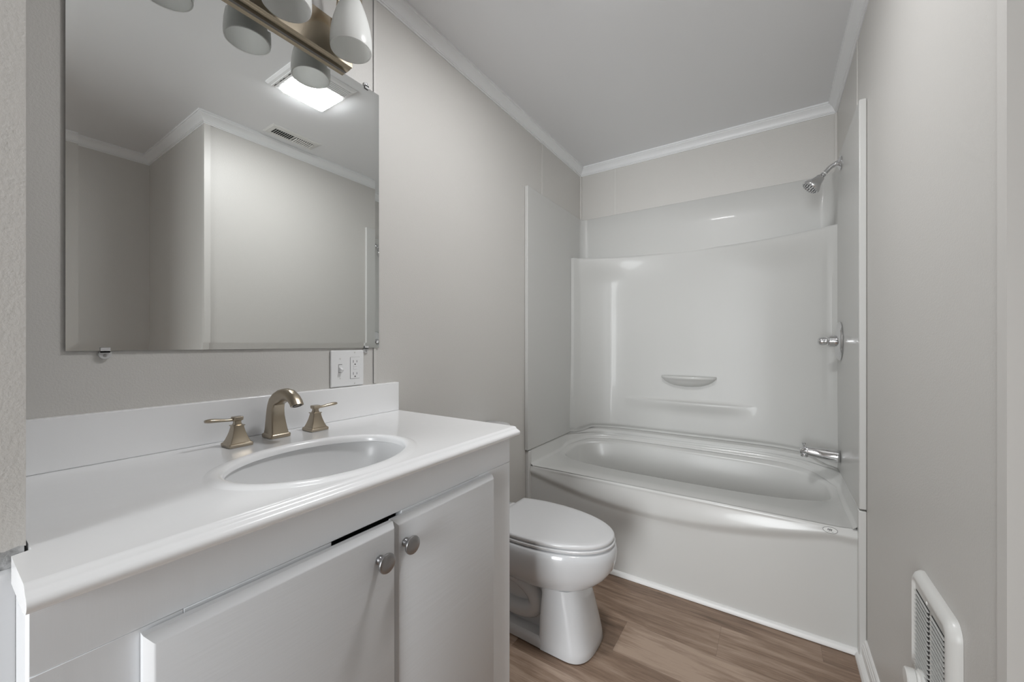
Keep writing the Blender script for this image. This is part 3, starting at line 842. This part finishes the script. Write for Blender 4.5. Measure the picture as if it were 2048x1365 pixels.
rows.append([(x, min(y + .008, 2.541), 1.6462) for x, y, z_ in top])
rows.append([(x, 2.541, 1.6463) for x, y, z_ in top])
loft(bm, rows, False)
link('lower_panel', bm, 'surround', ss, smooth=45)
# soap dish
bm = bmesh.new(); xc_, n = .690, 28
yb_ = plan_mid(.69) - .006
def half_ring(a, d, z_): 
    return [(xc_ + a*cos(pi*i/n), yb_ + .006 - d*sin(pi*i/n)**.75, z_) for i in range(n + 1)]
loft(bm, [half_ring(.020, .008, .8380), half_ring(.072, .030, .8440), half_ring(.105, .042, .8550), half_ring(.128, .052, .8680), half_ring(.140, .058, .8800), half_ring(.1415, .060, .8850), half_ring(.148, .068, .8860), half_ring(.150, .070, .8900), half_ring(.150, .070, .8980), half_ring(.148, .068, .9010), half_ring(.140, .060, .9015), half_ring(.137, .056, .8985)])
link('soap_dish', bm, 'surround', ss, smooth=50)

# ------------------------------------------------------------------ shower head
sh = thing('shower_head', 'chrome shower head on a bent arm high on the surround', 'shower head', (XR, 2.22, 1.876))
bm = bmesh.new(); lathe(bm, (XR - .0003, 2.22, 1.876), (-1, 0, 0), [(0, .029), (.003, .0295), (.007, .026), (.010, .018), (.016, .0125), (.022, .0115)], 32)
link('flange', bm, 'chrome', sh, smooth=45)
bm = bmesh.new(); tube(bm, bez((XR - .004, 2.22, 1.876), (1.322, 2.22, 1.878), (1.312, 2.22, 1.868), (1.2925, 2.214, 1.842), 12), .0095, 16)
link('arm', bm, 'chrome', sh, smooth=50)
ax_ = Vector((-.66, -.16, -.73)).normalized(); o_ = Vector((1.2925, 2.214, 1.842))
bm = bmesh.new(); lathe(bm, o_ - ax_*.001, ax_, [(0, .0100), (.003, .0100)], 20)
link('thread_tape', bm, 'tape', sh, smooth=30)
bm = bmesh.new(); lathe(bm, o_ + ax_*.002, ax_, [(0, .0105), (.003, .0105), (.0032, .0112), (.005, .0112), (.0052, .0102), (.008, .0102), (.0082, .0112), (.012, .0112), (.013, .0085), (.018, .0080)], 24)
link('collar', bm, 'chrome', sh, smooth=30)
bm = bmesh.new(); lathe(bm, o_ + ax_*.016, ax_, [(0, .010), (.002, .0155), (.006, .0175), (.012, .0182), (.024, .0215), (.036, .0275), (.046, .0335), (.052, .0368), (.057, .0372), (.061, .0365), (.063, .0345), (.062, .031), (.062, .0005)], 40)
body = link('head_body', bm, 'chrome', sh, smooth=45)
bm = bmesh.new(); d_, a_, b_ = basis(ax_); fc = o_ + ax_*.0775
for r_, n_n in ((.0285, 18), (.020, 10), (.011, 6)):
    for i in range(n_n):
        t = 2*pi*i/n_n; lathe(bm, fc + (a_*cos(t) + b_*sin(t))*r_, ax_, [(0, .0022), (.003, .0018)], 8)
link('nozzles', bm, 'slot', body, smooth=30)
bm = bmesh.new(); lathe(bm, fc, ax_, [(0, .0325), (.0012, .0325), (.0016, .031), (.0018, .0255), (.0004, .0245)], 40)
link('face_ring', bm, 'chrome', body, smooth=40)

# ------------------------------------------------------------------ mixing valve and tub spout
va = thing('mixing_valve', 'chrome shower valve with round plate and short knob below the shower head', 'faucet', (XR, 2.24, 1.104))
bm = bmesh.new(); lathe(bm, (XR - .0003, 2.24, 1.104), (-1, 0, 0), [(0, .084), (.003, .0850), (.008, .082), (.014, .070), (.018, .050), (.020, .030)], 56)
link('escutcheon', bm, 'chrome', va, smooth=45)
bm = bmesh.new(); lathe(bm, (XR - .010, 2.24, 1.104), (-1, 0, 0), [(0, .027), (.004, .027), (.006, .0255), (.030, .0255), (.031, .0235), (.034, .0225)], 36)
link('sleeve', bm, 'chrome', va, smooth=35)
bm = bmesh.new(); lathe(bm, (XR - .042, 2.24, 1.104), (-1, 0, 0), [(0, .0225), (.003, .023), (.006, .0185), (.010, .0175), (.016, .0190), (.024, .0195), (.030, .0180), (.035, .014), (.038, .008), (.039, .0005)], 36)
link('knob', bm, 'chrome', va, smooth=50)
ts = thing('tub_spout', 'chrome tub spout with a diverter pin over the bathtub end', 'faucet', (XR, 2.25, .597))
bm = bmesh.new()
secs = [(XR - .0003, .596, .026), (XR - .004, .596, .030), (1.338, .596, .030), (1.330, .597, .0285), (1.29, .600, .0275), (1.26, .603, .0255), (1.235, .605, .0225), (1.220, .605, .0190), (1.210, .602, .0150), (1.206, .599, .009), (1.2055, .598, .0005)]
rings = []
for x, zc_, r in secs:
    rings.append([(x, 2.25 + r*.85*cos(2*pi*i/28), zc_ + r*sin(2*pi*i/28)*.92) for i in range(28)])
loft(bm, rings)
link('spout_body', bm, 'chrome', ts, smooth=50)
bm = bmesh.new(); lathe(bm, (1.224, 2.25, .592), (-.12, 0, -1), [(0, .0150), (.010, .0150), (.014, .0140), (.014, .011), (.008, .0100)], 24)
link('outlet', bm, 'chrome', ts, smooth=35)
bm = bmesh.new(); lathe(bm, (1.222, 2.25, .620), (0, 0, 1), [(0, .0035), (.010, .003), (.012, .0045), (.016, .0075), (.0205, .0080), (.0215, .0065)], 20)
link('diverter_pin', bm, 'chrome', ts, smooth=40)

# ------------------------------------------------------------------ wall heater / return grille on the right wall
hx = W
ht = thing('wall_heater', 'white louvered wall heater with rounded frame low on the right wall', 'heater', (W, 1.08, .40))
def yz(x, ya, yb, za, zb, r, n=8):
    out = []
    for k, (cy_, cz_) in enumerate(((yb - r, zb - r), (ya + r, zb - r), (ya + r, za + r), (yb - r, za + r))):
        for i in range(n + 1):
            t = pi/2*k + pi/2*i/n; out.append((x, cy_ + r*cos(t), cz_ + r*sin(t)))
    return out
A0, A1, Z0h, Z1h = .985, 1.215, .215, .610
bm = bmesh.new()
loft(bm, [yz(W - .0003, A0, A1, Z0h, Z1h, .030), yz(W - .006, A0, A1, Z0h, Z1h, .030), yz(W - .014, A0 + .003, A1 - .006, Z0h + .004, Z1h - .004, .028), yz(W - .018, A0 + .010, A1 - .013, Z0h + .012, Z1h - .012, .022),
          yz(W - .0185, A0 + .018, A1 - .016, Z0h + .020, Z1h - .018, .016), yz(W - .013, A0 + .026, A1 - .019, Z0h + .030, Z1h - .026, .010)])
link('frame', bm, 'offwhite', ht, smooth=45)
for ya, yb in ((1.015, 1.0915), (1.104, 1.190)):
    bm = bmesh.new(); box(bm, W - .0134, ya, .250, W - .0129, yb, .568)
    link('opening', bm, 'dark', ht, smooth=0)
    n_l = 34
    for k in range(n_l):
        zk = .2535 + k * (.5645 - .2535) / (n_l - 1)
        bm = bmesh.new(); mt = Matrix.Translation((W - .0145, (ya + yb)/2, zk)) @ Matrix.Rotation(R(14), 4, 'Y')
        box(bm, -.0025, -(yb - ya)/2, -.0004, .0025, (yb - ya)/2, .0004, mat=mt)
        link('louver', bm, 'offwhite', ht, smooth=0)
bm = bmesh.new(); lathe(bm, (W - .012, 1.135, .405), (-1, 0, 0), [(0, .022), (.008, .022), (.010, .018), (.014, .0175), (.016, .0195), (.028, .0190), (.030, .017), (.030, .0005)], 32)
link('thermostat_knob', bm, 'offwhite', ht, smooth=35, label='round white thermostat knob')
bm = bmesh.new(); lathe(bm, (W - .0182, 1.098, .585), (-1, 0, 0), [(0, .0035), (.0015, .003), (.002, .0005)], 16)
link('screw', bm, 'offwhite', ht, smooth=35)
